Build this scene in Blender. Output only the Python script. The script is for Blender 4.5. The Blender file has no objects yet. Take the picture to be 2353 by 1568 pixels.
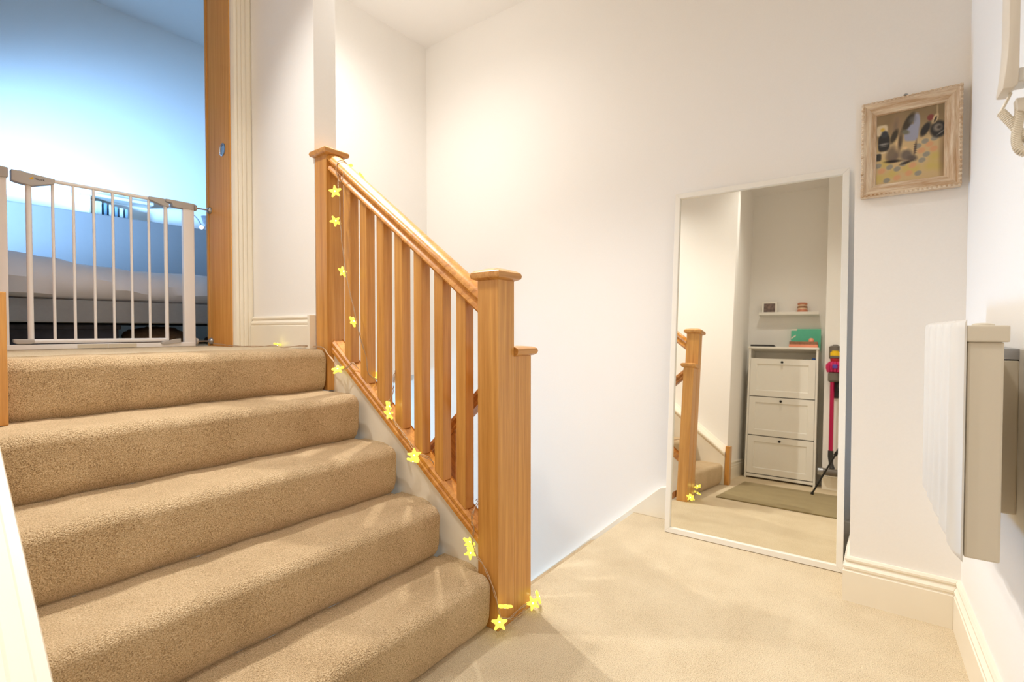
import bpy, bmesh, math, random
from mathutils import Vector, Matrix
random.seed(4)
S = bpy.context.scene
COL = S.collection
PI = math.pi

# ------------------------------------------------------------------ camera, world, lights, exposure
YAW = math.atan2(868, 1150)
PITCH = math.radians(1.2)
cd = bpy.data.cameras.new('camera')
cam = bpy.data.objects.new('camera', cd)
COL.objects.link(cam)
cam.location = (0, 0, 0.9)
cam.rotation_euler = (PI / 2 - PITCH, 0, YAW - PI / 2)
cd.sensor_width = 36
cd.lens = 1150 / 2353 * 36
cd.clip_start = 0.02
cd.dof.use_dof = True
cd.dof.focus_distance = 1.35
cd.dof.aperture_fstop = 4.5
S.camera = cam

w = bpy.data.worlds.new('world')
S.world = w
w.use_nodes = True
w.node_tree.nodes['Background'].inputs[0].default_value = (0.75, 0.87, 1, 1)
w.node_tree.nodes['Background'].inputs[1].default_value = 0.3
S.view_settings.view_transform = 'Standard'
S.view_settings.look = 'None'
S.view_settings.gamma = 1
S.view_settings.use_curve_mapping = False
S.view_settings.exposure = 0.24
try:
    S.cycles.max_bounces = 12
    S.cycles.diffuse_bounces = 8
    S.cycles.glossy_bounces = 6
    S.cycles.transmission_bounces = 6
    S.cycles.sample_clamp_indirect = 6
    S.cycles.use_denoising = True
    S.cycles.blur_glossy = 0.5
except Exception:
    pass


def spot(name, loc, power, col, angle=165, blend=0.8, r=0.05, target=None):
    l = bpy.data.lights.new(name, 'SPOT')
    l.energy = power
    l.color = col
    l.spot_size = math.radians(angle)
    l.spot_blend = blend
    l.shadow_soft_size = r
    o = bpy.data.objects.new(name, l)
    COL.objects.link(o)
    o.location = loc
    if target:
        o.rotation_euler = (Vector(target) - Vector(loc)).to_track_quat('-Z', 'Y').to_euler()
    return o


def area(name, loc, target, sx, sy, power, col, spread=180):
    l = bpy.data.lights.new(name, 'AREA')
    l.shape = 'RECTANGLE'
    l.size = sx
    l.size_y = sy
    l.energy = power
    l.color = col
    l.spread = math.radians(spread)
    o = bpy.data.objects.new(name, l)
    COL.objects.link(o)
    o.location = loc
    o.rotation_euler = (Vector(target) - Vector(loc)).to_track_quat('-Z', 'Y').to_euler()
    return o


WARM = (1.0, 0.974, 0.945)
spot('downlight_stairwell', (1.73, 1.865, 2.74), 108, WARM, 94, 0.8, 0.02, (0.84, 1.20, 0.3))
spot('fill_stairwell_walls', (1.45, 1.92, 2.74), 44, WARM, 164, 1.0, r=0.14)  # added soft fill for the stairwell walls, no ceiling fitting here
spot('fill_hall_floor', (1.50, 1.50, 2.74), 52, WARM, 58, 1.0, 0.03, (1.74, 0.60, 0.0))  # added spot to brighten the hall floor, in line with the stairwell lamp's shadow
spot('downlight_hall', (0.25, 0.55, 2.84), 46, WARM, 124, 1.0, r=0.05)
spot('downlight_landing', (0.46, 1.97, 2.74), 74, WARM, 108, 1.0, 0.03, (0.68, 1.12, 0.0))
area('daylight_bedroom_window', (-1.12, 2.95, 1.35), (0.9, 4.65, 1.76), 0.5, 0.4, 40, (0.27, 0.55, 1.0), 46)
area('daylight_lower_hall', (1.8, 4.9, -1.15), (1.8, 0, -0.95), 1.0, 1.3, 58, (0.31, 0.58, 1.0))


# ------------------------------------------------------------------ materials
def new_mat(name):
    m = bpy.data.materials.new(name)
    m.use_nodes = True
    return m, m.node_tree.nodes, m.node_tree.links, m.node_tree.nodes['Principled BSDF']


def lin(r, g, b):
    f = lambda c: ((c / 255 + 0.055) / 1.055) ** 2.4 if c / 255 > 0.04045 else c / 255 / 12.92
    return (f(r), f(g), f(b), 1)


def plain(name, rgb, rough=0.5, metal=0, spec=0.5, var=0.03, scale=30, bump=0.0, emit=None, es=0, coat=0):
    m, N, L, b = new_mat(name)
    c = lin(*rgb)
    tc = N.new('ShaderNodeTexCoord')
    nz = N.new('ShaderNodeTexNoise')
    nz.inputs['Scale'].default_value = scale
    nz.inputs['Detail'].default_value = 4
    L.new(tc.outputs['Object'], nz.inputs['Vector'])
    cr = N.new('ShaderNodeValToRGB')
    cr.color_ramp.elements[0].position = 0.3
    cr.color_ramp.elements[1].position = 0.7
    cr.color_ramp.elements[0].color = tuple(x * (1 - var) for x in c[:3]) + (1,)
    cr.color_ramp.elements[1].color = tuple(min(1, x * (1 + var)) for x in c[:3]) + (1,)
    L.new(nz.outputs['Fac'], cr.inputs['Fac'])
    L.new(cr.outputs['Color'], b.inputs['Base Color'])
    b.inputs['Roughness'].default_value = rough
    b.inputs['Metallic'].default_value = metal
    b.inputs['Specular IOR Level'].default_value = spec
    b.inputs['Coat Weight'].default_value = coat
    b.inputs['Coat Roughness'].default_value = 0.15
    if bump:
        bp = N.new('ShaderNodeBump')
        bp.inputs['Strength'].default_value = bump
        bp.inputs['Distance'].default_value = 0.002
        L.new(nz.outputs['Fac'], bp.inputs['Height'])
        L.new(bp.outputs['Normal'], b.inputs['Normal'])
    if emit:
        b.inputs['Emission Color'].default_value = lin(*emit)
        b.inputs['Emission Strength'].default_value = es
    return m


def carpet(name, dark, mid, light, scale=420, bump=0.7, sheen=0.35):
    m, N, L, b = new_mat(name)
    tc = N.new('ShaderNodeTexCoord')
    n1 = N.new('ShaderNodeTexNoise')
    n1.inputs['Scale'].default_value = scale
    n1.inputs['Detail'].default_value = 3
    n1.inputs['Roughness'].default_value = 0.6
    n2 = N.new('ShaderNodeTexNoise')
    n2.inputs['Scale'].default_value = 7
    n2.inputs['Detail'].default_value = 5
    vo = N.new('ShaderNodeTexVoronoi')
    vo.inputs['Scale'].default_value = scale * 0.75
    for n in (n1, n2, vo):
        L.new(tc.outputs['Object'], n.inputs['Vector'])
    mx = N.new('ShaderNodeMath')
    mx.operation = 'MULTIPLY_ADD'
    L.new(n2.outputs['Fac'], mx.inputs[0])
    mx.inputs[1].default_value = 0.22
    L.new(n1.outputs['Fac'], mx.inputs[2])
    cr = N.new('ShaderNodeValToRGB')
    e = cr.color_ramp.elements
    e[0].position = 0.40
    e[0].color = lin(*dark)
    e[1].position = 0.82
    e[1].color = lin(*light)
    x = e.new(0.60)
    x.color = lin(*mid)
    L.new(mx.outputs[0], cr.inputs['Fac'])
    L.new(cr.outputs['Color'], b.inputs['Base Color'])
    ad = N.new('ShaderNodeMath')
    ad.operation = 'SUBTRACT'
    L.new(n1.outputs['Fac'], ad.inputs[0])
    L.new(vo.outputs['Distance'], ad.inputs[1])
    bp = N.new('ShaderNodeBump')
    bp.inputs['Strength'].default_value = bump
    bp.inputs['Distance'].default_value = 0.004
    L.new(ad.outputs[0], bp.inputs['Height'])
    L.new(bp.outputs['Normal'], b.inputs['Normal'])
    b.inputs['Roughness'].default_value = 0.95
    b.inputs['Specular IOR Level'].default_value = 0.1
    b.inputs['Sheen Weight'].default_value = sheen
    b.inputs['Sheen Roughness'].default_value = 0.5
    b.inputs['Sheen Tint'].default_value = (1.0, 0.80, 0.54, 1)
    return m


def oak(name, rot=(0, 0, 0), dark=(184, 124, 52), light=(220, 162, 84), stretch=(62, 62, 2.0), rough=0.34, coat=0.25):
    m, N, L, b = new_mat(name)
    tc = N.new('ShaderNodeTexCoord')
    r = N.new('ShaderNodeMapping')
    r.inputs['Rotation'].default_value = rot
    s = N.new('ShaderNodeMapping')
    s.inputs['Scale'].default_value = stretch
    L.new(tc.outputs['Object'], r.inputs['Vector'])
    L.new(r.outputs['Vector'], s.inputs['Vector'])
    n1 = N.new('ShaderNodeTexNoise')
    n1.inputs['Scale'].default_value = 1.0
    n1.inputs['Detail'].default_value = 6
    n1.inputs['Roughness'].default_value = 0.55
    n1.inputs['Distortion'].default_value = 0.4
    n2 = N.new('ShaderNodeTexNoise')
    n2.inputs['Scale'].default_value = 7.0
    n2.inputs['Detail'].default_value = 3
    L.new(s.outputs['Vector'], n1.inputs['Vector'])
    L.new(s.outputs['Vector'], n2.inputs['Vector'])
    mx = N.new('ShaderNodeMath')
    mx.operation = 'MULTIPLY_ADD'
    L.new(n2.outputs['Fac'], mx.inputs[0])
    mx.inputs[1].default_value = 0.3
    L.new(n1.outputs['Fac'], mx.inputs[2])
    cr = N.new('ShaderNodeValToRGB')
    e = cr.color_ramp.elements
    e[0].position = 0.42
    e[0].color = lin(*dark)
    e[1].position = 0.86
    e[1].color = lin(*light)
    L.new(mx.outputs[0], cr.inputs['Fac'])
    L.new(cr.outputs['Color'], b.inputs['Base Color'])
    b.inputs['Roughness'].default_value = rough
    b.inputs['Coat Weight'].default_value = coat
    b.inputs['Specular IOR Level'].default_value = 0.5 if coat else 0.15
    b.inputs['Coat Roughness'].default_value = 0.25
    bp = N.new('ShaderNodeBump')
    bp.inputs['Strength'].default_value = 0.12
    bp.inputs['Distance'].default_value = 0.001
    L.new(mx.outputs[0], bp.inputs['Height'])
    L.new(bp.outputs['Normal'], b.inputs['Normal'])
    return m


M = {}
M['wall'] = plain('wall_paint', (243, 240, 235), 0.85, spec=0.2, var=0.008, scale=160, bump=0.05)
M['ceil'] = plain('ceiling_paint', (244, 241, 237), 0.9, spec=0.2, var=0.005, scale=120)
M['trim'] = plain('gloss_trim_paint', (244, 236, 218), 0.28, var=0.01, scale=14, coat=0.3)
M['string'] = plain('string_paint', (240, 232, 214), 0.32, var=0.012, scale=18)
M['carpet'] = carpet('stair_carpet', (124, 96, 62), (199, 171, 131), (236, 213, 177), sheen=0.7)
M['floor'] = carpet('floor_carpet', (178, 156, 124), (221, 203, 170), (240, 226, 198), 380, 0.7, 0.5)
SL = math.atan(0.743)
M['oak'] = oak('oak_upright')
M['oak_rail'] = oak('oak_rail', (-(PI / 2 - SL), 0, 0), (178, 112, 40), (226, 162, 78), rough=0.33, coat=0.12)
M['oak_cap'] = oak('oak_cap', (0, PI / 2, 0), (170, 112, 48), (216, 160, 88))
M['oak_lower'] = oak('oak_lower_rail', ((PI / 2 - math.atan(0.9)), 0, 0), (140, 84, 34), (190, 126, 60))
M['oak_door'] = oak('oak_door_lining', (0, 0, 0), (202, 138, 64), (230, 172, 96), (90, 90, 1.4), 0.6, 0.0)
M['white'] = plain('white_lacquer', (238, 234, 224), 0.35, var=0.006)
M['gate'] = plain('gate_white_metal', (240, 238, 237), 0.3, var=0.006, coat=0.2)
M['gate_grey'] = plain('gate_grey_plastic', (184, 180, 176), 0.45, var=0.01)
M['gate_pale'] = plain('gate_pale_plastic', (214, 206, 186), 0.5, var=0.02)
M['metal'] = plain('brushed_metal', (176, 178, 182), 0.3, metal=1, var=0.02)
M['dark'] = plain('dark_plastic', (48, 46, 44), 0.45, var=0.04)
M['black'] = plain('black_plastic', (22, 21, 20), 0.4, var=0.04)
M['heater'] = plain('heater_enamel', (218, 214, 206), 0.3, var=0.005)
M['heater_end'] = plain('heater_end_plastic', (212, 202, 182), 0.5, var=0.005)
M['phone'] = plain('phone_plastic', (214, 204, 188), 0.4, var=0.01)
M['cord'] = plain('phone_cord', (222, 212, 192), 0.45, var=0.01)


def mirror_mat():
    m, N, L, b = new_mat('mirror_glass')
    b.inputs['Base Color'].default_value = (0.90, 0.88, 0.80, 1)
    b.inputs['Metallic'].default_value = 1
    b.inputs['Roughness'].default_value = 0.0
    return m


M['mirror'] = mirror_mat()


# ------------------------------------------------------------------ mesh helpers
class MB:
    def __init__(s):
        s.v, s.f, s.mi = [], [], []

    def add(s, vs, fs, mi=0):
        k = len(s.v)
        s.v += [tuple(p) for p in vs]
        s.f += [tuple(i + k for i in f) for f in fs]
        s.mi += [mi] * len(fs)
        return s

    def box(s, x0, x1, y0, y1, z0, z1, mi=0):
        return s.add([(x0, y0, z0), (x1, y0, z0), (x1, y1, z0), (x0, y1, z0), (x0, y0, z1), (x1, y0, z1), (x1, y1, z1), (x0, y1, z1)],
                     [(0, 3, 2, 1), (4, 5, 6, 7), (0, 1, 5, 4), (1, 2, 6, 5), (2, 3, 7, 6), (3, 0, 4, 7)], mi)

    def prism(s, pts, axis, a, b, mi=0):
        """closed polygon pts in the two other axes, extruded along axis from a to b"""
        n = len(pts)
        mk = {'x': lambda p, t: (t, p[0], p[1]), 'y': lambda p, t: (p[0], t, p[1]), 'z': lambda p, t: (p[0], p[1], t)}[axis]
        vs = [mk(p, a) for p in pts] + [mk(p, b) for p in pts]
        fs = [tuple(range(n))[::-1], tuple(range(n, 2 * n))] + [(i, (i + 1) % n, n + (i + 1) % n, n + i) for i in range(n)]
        return s.add(vs, fs, mi)

    def loft(s, rings, mi=0, cap=True, closed=True):
        n = len(rings[0])
        vs = [p for r in rings for p in r]
        fs = []
        for k in range(len(rings) - 1):
            for i in range(n if closed else n - 1):
                j = (i + 1) % n
                fs.append((k * n + i, k * n + j, (k + 1) * n + j, (k + 1) * n + i))
        if cap:
            fs.append(tuple(range(n))[::-1])
            fs.append(tuple(range((len(rings) - 1) * n, len(rings) * n)))
        return s.add(vs, fs, mi)

    def tube(s, pts, r, n=8, mi=0, cap=True):
        pts = [Vector(p) for p in pts]
        rings = []
        up = Vector((0.13, 0.21, 1)).normalized()
        for i, p in enumerate(pts):
            d = (pts[min(i + 1, len(pts) - 1)] - pts[max(i - 1, 0)]).normalized()
            a = d.cross(up)
            if a.length < 1e-3:
                a = d.cross(Vector((1, 0, 0)))
            a.normalize()
            b = a.cross(d).normalized()
            rr = r[i] if isinstance(r, (list, tuple)) else r
            rings.append([p + a * math.cos(2 * PI * k / n) * rr + b * math.sin(2 * PI * k / n) * rr for k in range(n)])
        return s.loft(rings, mi, cap)

    def cyl(s, c, axis, r, h, n=20, mi=0):
        c = Vector(c)
        d = {'x': Vector((1, 0, 0)), 'y': Vector((0, 1, 0)), 'z': Vector((0, 0, 1))}[axis]
        return s.tube([c, c + d * h], r, n, mi)

    def lathe(s, c, axis, prof, n=24, mi=0):
        c = Vector(c)
        ax = {'x': (Vector((1, 0, 0)), Vector((0, 1, 0)), Vector((0, 0, 1))), 'y': (Vector((0, 1, 0)), Vector((0, 0, 1)), Vector((1, 0, 0))),
              'z': (Vector((0, 0, 1)), Vector((1, 0, 0)), Vector((0, 1, 0)))}[axis]
        rings = [[c + ax[0] * t + ax[1] * r * math.cos(2 * PI * k / n) + ax[2] * r * math.sin(2 * PI * k / n) for k in range(n)] for r, t in prof]
        return s.loft(rings, mi)

    def build(s, name, mat, parent=None, bevel=0, seg=2, smooth=False, at=None, weld=False):
        me = bpy.data.meshes.new(name)
        me.from_pydata(s.v, [], s.f)
        mats = mat if isinstance(mat, (list, tuple)) else [mat]
        for m in mats:
            me.materials.append(m)
        for p, i in zip(me.polygons, s.mi):
            p.material_index = i
        bm = bmesh.new()
        bm.from_mesh(me)
        if weld:
            bmesh.ops.remove_doubles(bm, verts=bm.verts, dist=1e-5)
        bmesh.ops.recalc_face_normals(bm, faces=bm.faces)
        if bevel:
            bmesh.ops.bevel(bm, geom=[e for e in bm.edges if e.is_manifold and e.calc_face_angle(0) > 0.5], offset=bevel, segments=seg, profile=0.6, affect='EDGES', clamp_overlap=True)
        bm.to_mesh(me)
        bm.free()
        if smooth:
            me.shade_smooth()
            try:
                me.set_sharp_from_angle(angle=math.radians(40))
            except Exception:
                pass
        o = bpy.data.objects.new(name, me)
        COL.objects.link(o)
        if parent is not None:
            o.parent = parent
            # parts are drawn in world coordinates unless at == 'local'
            if at != 'local':
                base = Vector((0, 0, 0))
                p = parent
                while p is not None:
                    base += p.location
                    p = p.parent
                o.location = -base
        return o


def tag(o, label, cat, group=None, kind=None):
    o['label'] = label
    o['category'] = cat
    if group:
        o['group'] = group
    if kind:
        o['kind'] = kind
    return o


def struct(o):
    o['kind'] = 'structure'
    return o


def thing(name, label, cat, loc=(0, 0, 0), rot=(0, 0, 0), group=None):
    o = bpy.data.objects.new(name, None)
    COL.objects.link(o)
    o.location = loc
    o.rotation_euler = rot
    o.empty_display_size = 0.1
    return tag(o, label, cat, group)


def box(name, mat, x0, x1, y0, y1, z0, z1, parent=None, bevel=0, seg=2, at=None, smooth=False):
    return MB().box(x0, x1, y0, y1, z0, z1).build(name, mat, parent, bevel, seg, smooth, at)


# ------------------------------------------------------------------ the stair numbers
RISE, GO, Y0 = 0.165, 0.2125, 0.947
LAND = RISE * 5
Y5 = Y0 + GO * 4
XW = 2.35            # long back wall
ZC = 2.78            # ceiling over the stairwell
ZH = 2.88            # ceiling over the hall

# ------------------------------------------------------------------ setting
struct(MB().box(-1.2, 2.36, -0.6, 1.0, -0.2, 0).build('floor', M['floor']))
fl = MB()
fl.box(0.08, 1.158, Y5 + 0.2, 2.65, LAND - 0.2, LAND)
fl.box(-1.2, 3.2, 2.65, 4.75, LAND - 0.2, LAND)
struct(fl.build('floor', M['floor']))
struct(MB().box(1.2, 2.4, 1.0, 5.2, -2.1, -2.0).build('floor', M['floor']))
ce = MB()
ce.box(-0.1, 2.6, 1.0, 2.66, ZC, ZC + 0.1)
ce.box(-1.2, 2.6, -0.6, 1.0, ZH, ZH + 0.1)
ce.box(-0.1, 2.6, 0.99, 1.0, ZC, ZH + 0.1)
struct(ce.build('ceiling', M['ceil']))
struct(MB().box(-1.3, 3.3, 2.65, 4.85, 3.3, 3.4).build('ceiling', M['ceil']))
struct(MB().box(XW, XW + 0.1, -0.3, 2.65, -2.1, 2.95).box(XW, XW + 0.1, 2.65, 5.2, -2.1, 0.6).build('wall_back', M['wall']))
struct(MB().box(1.258, XW, 2.49, 2.65, 0.61, 2.95).build('wall_end', M['wall']))
struct(MB().box(1.16, XW + 0.1, 2.65, 5.2, 0.55, 0.61).build('ceiling', M['ceil']))
struct(MB().box(1.15, 2.45, 5.1, 5.2, -2.1, 0.6).build('wall_far', M['wall']))
# partition between landing and stairwell, its near end just behind the upper newel
struct(MB().box(1.158, 1.258, 1.885, 2.65, 0.4, 2.95).build('wall_partition', M['wall']))
# wall with the bedroom doorway
dw = MB()
dw.box(-0.02, 0.285, 2.417, 2.65, LAND - 0.2, 2.95)
dw.box(0.285, 1.085, 2.417, 2.65, 2.72, 2.95)
dw.box(1.085, 1.16, 2.417, 2.65, LAND - 0.2, 2.95)
struct(dw.build('wall_landing', M['wall']))
# wall beside the stair (left) and its return into the alcove
struct(MB().box(-0.02, 0.085, 0.93, 2.42, -0.1, 2.95).build('wall_left', M['wall']))
struct(MB().box(-1.1, -0.02, 0.975, 1.075, -0.1, 2.95).build('wall_alcove_side', M['wall']))
struct(MB().box(-1.1, -1.0, 0.295, 1.075, -0.1, 2.95).build('wall_alcove_back', M['wall']))
struct(MB().box(-1.1, -0.70, -0.6, 0.295, -0.1, 2.95).build('wall_near', M['wall']))
# spandrel below the rising flight
struct(MB().prism([(0.96, -2.05), (0.96, -0.02), (1.02, -0.02), (1.9, 0.60), (2.5, 0.60), (2.5, -2.05)], 'x', 1.2225, 1.25).build('wall_spandrel', M['wall']))
struct(MB().box(1.15, 1.232, 2.5, 5.2, -2.1, 0.6).build('wall_lower', M['wall']))
struct(MB().box(1.24, 2.35, 0.985, 0.999, -2.05, -0.03).build('wall_below', M['wall']))
# bedroom shell
struct(MB().box(-1.2, 3.2, 4.65, 4.75, LAND - 0.2, 3.3).build('wall_bedroom', M['wall']))
struct(MB().box(-1.3, -1.2, 2.65, 4.75, LAND - 0.2, 3.3).build('wall_bedroom_left', M['wall']))
struct(MB().box(3.1, 3.2, 2.65, 4.75, LAND - 0.2, 3.3).build('wall_bedroom_right', M['wall']))
bw = MB()
bw.box(-1.2, 0.0, 2.6, 2.65, LAND - 0.2, 3.3)
bw.box(XW, 3.2, 2.6, 2.65, LAND - 0.2, 3.3)
bw.box(0.0, 3.2, 2.6, 2.65, 2.95, 3.3)
struct(bw.build('wall_bedroom_front', M['wall']))
# pier with the picture
struct(MB().box(2.004, XW + 0.02, -0.6, 0.098, -0.1, 2.95).build('wall_pier', M['wall']))
# right wall, turned a little out of square: own frame, x runs away from the camera, y into the room
RW = (2.004, -0.18, 0)
RA = math.radians(2.5)
rwall = MB().box(-3.3, 0.02, -0.1, 0.0, -0.1, 2.95).build('wall_right', M['wall'])
rwall.location = RW
rwall.rotation_euler = (0, 0, RA)
struct(rwall)


# skirting boards: profile (out, up)
def skirt_prof(h):
    k = h / 0.147
    return [(0, 0), (0.018, 0), (0.018, 0.100 * k), (0.0145, 0.104 * k), (0.0145, 0.108 * k), (0.0175, 0.110 * k), (0.0175, 0.117 * k), (0.012, 0.124 * k),
            (0.0085, 0.128 * k), (0.0085, 0.132 * k), (0.0125, 0.134 * k), (0.0125, 0.140 * k), (0.008, 0.147 * k), (0, 0.147 * k)]


def skirting(name, a, b, out, z=0, h=0.147, miter=(0, 0), parent=None):
    a, b, out = Vector((*a, z)), Vector((*b, z)), Vector((*out, 0)).normalized()
    d = (b - a).normalized()
    P = skirt_prof(h)
    r0 = [a + out * p[0] + Vector((0, 0, p[1])) + d * p[0] * miter[0] for p in P]
    r1 = [b + out * p[0] + Vector((0, 0, p[1])) + d * p[0] * miter[1] for p in P]
    return struct(MB().loft([r0, r1]).build(name, M['trim'], parent))


skirting('baseboard_pier', (2.004, 0.098), (2.004, -0.18), (-1, 0), miter=(-1, -1))
skirting('baseboard_pier_side', (XW, 0.098), (2.004, 0.098), (0, 1), miter=(0, 1))
rb0 = (RW[0], RW[1])
rb1 = (RW[0] - 3.2 * math.cos(RA), RW[1] - 3.2 * math.sin(RA))
skirting('baseboard_right', rb0, rb1, (-math.sin(RA), math.cos(RA)), miter=(1, 0))
skirting('baseboard_alcove', (-1.0, 0.975), (0.08, 0.975), (0, -1), miter=(0, 0))
skirting('baseboard_near', (-0.70, -0.3), (-0.70, 0.295), (1, 0))
skirting('baseboard_landing', (1.158, 2.40), (1.158, 1.893), (-1, 0), z=LAND, h=0.14)
# plain painted return of the landing board, by the newel
struct(box('trim_1', M['trim'], 1.128, 1.158, 1.883, 1.899, LAND, LAND + 0.139, bevel=0.002))
# board on the back wall: level at the landing, then raked down with the descending flight
bs = MB().prism([(0.098, 0), (0.098, 0.158), (0.834, 0.158), (0.866, 0.149), (2.75, -1.55), (2.75, -1.9), (1.0, -0.26), (0.999, 0.0)], 'x', XW - 0.028, XW)
struct(bs.build('baseboard_back', M['trim'], bevel=0.003))
# nosing along the edge of the floor over the descending flight
struct(box('trim_2', M['trim'], 1.33, XW - 0.028, 0.999, 1.010, -0.08, -0.016, bevel=0.003))

# ------------------------------------------------------------------ bedroom doorway
door = bpy.data.objects.new('door_1', None)
COL.objects.link(door)
door.location = (1.07, 2.42, LAND)
struct(door)
box('lining', M['oak_door'], 1.066, 1.085, 2.425, 2.655, LAND, 2.72, door, 0.002)
box('lining', M['oak_door'], 0.285, 0.304, 2.425, 2.655, LAND, 2.72, door, 0.002)
box('head_lining', M['oak_door'], 0.304, 1.066, 2.425, 2.655, 2.70, 2.72, door, 0.002)
box('lining_edge', M['oak_door'], 1.062, 1.085, 2.655, 2.675, LAND, 2.72, door, 0.002)


def architrave(x0, x1, z0, z1):
    m = MB()
    n = 24
    pr = [(x0, 2.425), (x0, 2.412)]
    flu = [(0.00, 2.412), (0.07, 2.400), (0.20, 2.398), (0.24, 2.404), (0.29, 2.399), (0.42, 2.399), (0.46, 2.404), (0.51, 2.399), (0.64, 2.399), (0.68, 2.405), (0.73, 2.402), (0.9, 2.402), (1.0, 2.408)]
    pr = [(x0, 2.425)] + [(x0 + (x1 - x0) * t, y) for t, y in flu] + [(x1, 2.425)]
    m.prism(pr, 'z', z0, z1)
    return m


architrave(1.070, 1.157, LAND, 2.74).build('architrave', M['trim'], door)
architrave(0.275, 0.19, LAND, 2.74).build('architrave', M['trim'], door)
pull = MB().lathe((1.0662, 2.498, 1.745), 'x', [(0.030, 0.0), (0.030, -0.003), (0.026, -0.004), (0.024, -0.001), (0.001, -0.0008)], 28).build('flush_pull', M['metal'], door, smooth=True)
pull['label'] = 'round satin metal flush pull'

# ------------------------------------------------------------------ staircase
stair = thing('staircase', 'short flight of five beige carpeted steps between white strings up to the landing', 'staircase', (0.65, Y0, 0))


def step_mesh(n):
    yb, z0, z1 = Y0 + GO * (n - 1), RISE * (n - 1), RISE * n
    yend = yb + GO + 0.02 if n < 5 else Y5 + 0.22
    XL, XR, r = 0.160, 1.153, 0.034

    def ring(x, i):
        y, z, rr = yb + i, z1 - i, max(0.006, r - i * 0.3)
        p = [(x, y + 0.022, z0 - 0.002), (x, y + 0.006, z0 + 0.016), (x, y - 0.002, z0 + 0.04)]
        for k in range(9):
            a = PI - k * PI / 16
            p.append((x, y + rr - 0.006 + rr * math.cos(a), z - rr + rr * math.sin(a)))
        # gentle sag of the pile
        p += [(x, yb + 0.06, z), (x, yb + 0.12, z), (x, yend, z), (x, yend, z0 - 0.002)]
        return p
    rings = []
    for x in [XL + (XR - 0.022 - XL) * k / 24 for k in range(25)]:
        rings.append(ring(x, 0.0015 * math.sin(x * 31 + n * 2.1) + 0.001 * math.sin(x * 83 + n)))
    for k in range(1, 7):
        a = k * PI / 12
        rings.append(ring(XR - 0.022 + 0.022 * math.sin(a), 0.022 * (1 - math.cos(a)) if k < 6 else 0.022))
    m = MB().loft(rings)
    if n < 5:
        # the thinner carpet that runs on to the string behind the nosing
        m.prism([(yb + 0.065, z1 - 0.036), (yb + 0.09, z1 - 0.016), (yb + 0.12, z1 - 0.009), (yend, z1 - 0.009), (yend, z1 - 0.036)], 'x', XR - 0.03, 1.186)
    return m


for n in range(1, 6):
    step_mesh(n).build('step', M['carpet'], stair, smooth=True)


# right hand string: white board with its top edge under the base rail
def rake(y, off):
    return 0.291 + 0.743 * (y - 1.027) + off


sp = [(0.975, 0.0), (0.975, rake(0.975, -0.045)), (1.84, rake(1.84, -0.045)), (1.84, 0.55), (1.0, -0.05)]
MB().prism(sp, 'x', 1.186, 1.222).build('string', M['string'], stair, bevel=0.002)


# left hand string with its raised cap moulding
def rakel(y, off):
    return 0.535 + 0.743 * (y - 1.306) + off


lp = [(0.93, 0.0), (0.93, rakel(0.93, -0.03)), (1.765, rakel(1.765, -0.03)), (1.765, 0.5), (1.0, 0.0)]
MB().prism(lp, 'x', 0.0852, 0.172).build('string', M['string'], stair, bevel=0.002)
lc = MB()
CP = [(0.0852, -0.03), (0.178, -0.03), (0.184, -0.022), (0.187, -0.010), (0.184, 0.0), (0.168, 0.004), (0.164, 0.010), (0.140, 0.014), (0.134, 0.022), (0.115, 0.026), (0.108, 0.038), (0.0852, 0.040)]
lc.loft([[(x, y, rakel(y, z)) for x, z in CP] for y in (0.93, 1.765)])
lc.build('string_cap', M['trim'], stair)

# oak blocks that end the left string
p1 = MB().box(0.14, 0.239, Y5 - 0.03, Y5 + 0.03, RISE * 4 + 0.001, 0.997).build('oak_end_post', M['oak'], stair, 0.003)
p2 = MB().box(0.082, 0.165, 0.895, 0.929, 0.0, 0.305).build('oak_end_post', M['oak'], stair, 0.003)

# ------------------------------------------------------------------ balustrade
bal = thing('balustrade', 'oak stair balustrade with square balusters and two capped newel posts beside the steps', 'balustrade', (1.198, 1.0, 0))


def newel(x0, x1, y0, y1, z0, z1, parent=bal, cap_th=0.028, ov=0.016, name='newel_post', gap=True):
    p = MB().box(x0, x1, y0, y1, z0, z1).build(name, M['oak'], parent, 0.003)
    pts = []
    # pillow-edged cap with a low pyramid top
    prof = [(0.0, -0.003), (ov * 0.45, 0.0), (ov * 0.9, 0.004), (ov * 1.05, 0.012), (ov * 0.9, 0.021), (ov * 0.35, 0.027), (-0.02, cap_th + 0.007)]
    rings = []
    for o, h in prof:
        rings.append([(x0 - o, y0 - o, z1 + h), (x1 + o, y0 - o, z1 + h), (x1 + o, y1 + o, z1 + h), (x0 - o, y1 + o, z1 + h)])
    c = MB().loft(rings).build('newel_cap', M['oak_cap'], p, at='local', smooth=True)
    return p


newel(1.152, 1.232, 0.921, 1.001, 0.0, 1.053)
newel(1.156, 1.236, 1.800, 1.880, RISE * 4 - 0.002, 1.605)
# half newel fixed to the side, at the head of the descending flight
hp = MB().box(1.2325, 1.325, 0.9225, 0.985, 0.0, 0.822).build('half_newel', M['oak'], bal, 0.003)
rings = []
for o, h in [(0.0, -0.002), (0.007, 0.0), (0.014, 0.005), (0.016, 0.013), (0.014, 0.021), (0.005, 0.026), (-0.02, 0.029)]:
    rings.append([(1.2325, 0.9225 - o, 0.822 + h), (1.325 + o, 0.9225 - o, 0.822 + h), (1.325 + o, 0.985 + o, 0.822 + h), (1.2325, 0.985 + o, 0.822 + h)])
MB().loft(rings).build('newel_cap', M['oak_cap'], hp, at='local', smooth=True)


def hand(y, off):
    return 1.023 + 0.741 * (y - 1.026) + off


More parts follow.
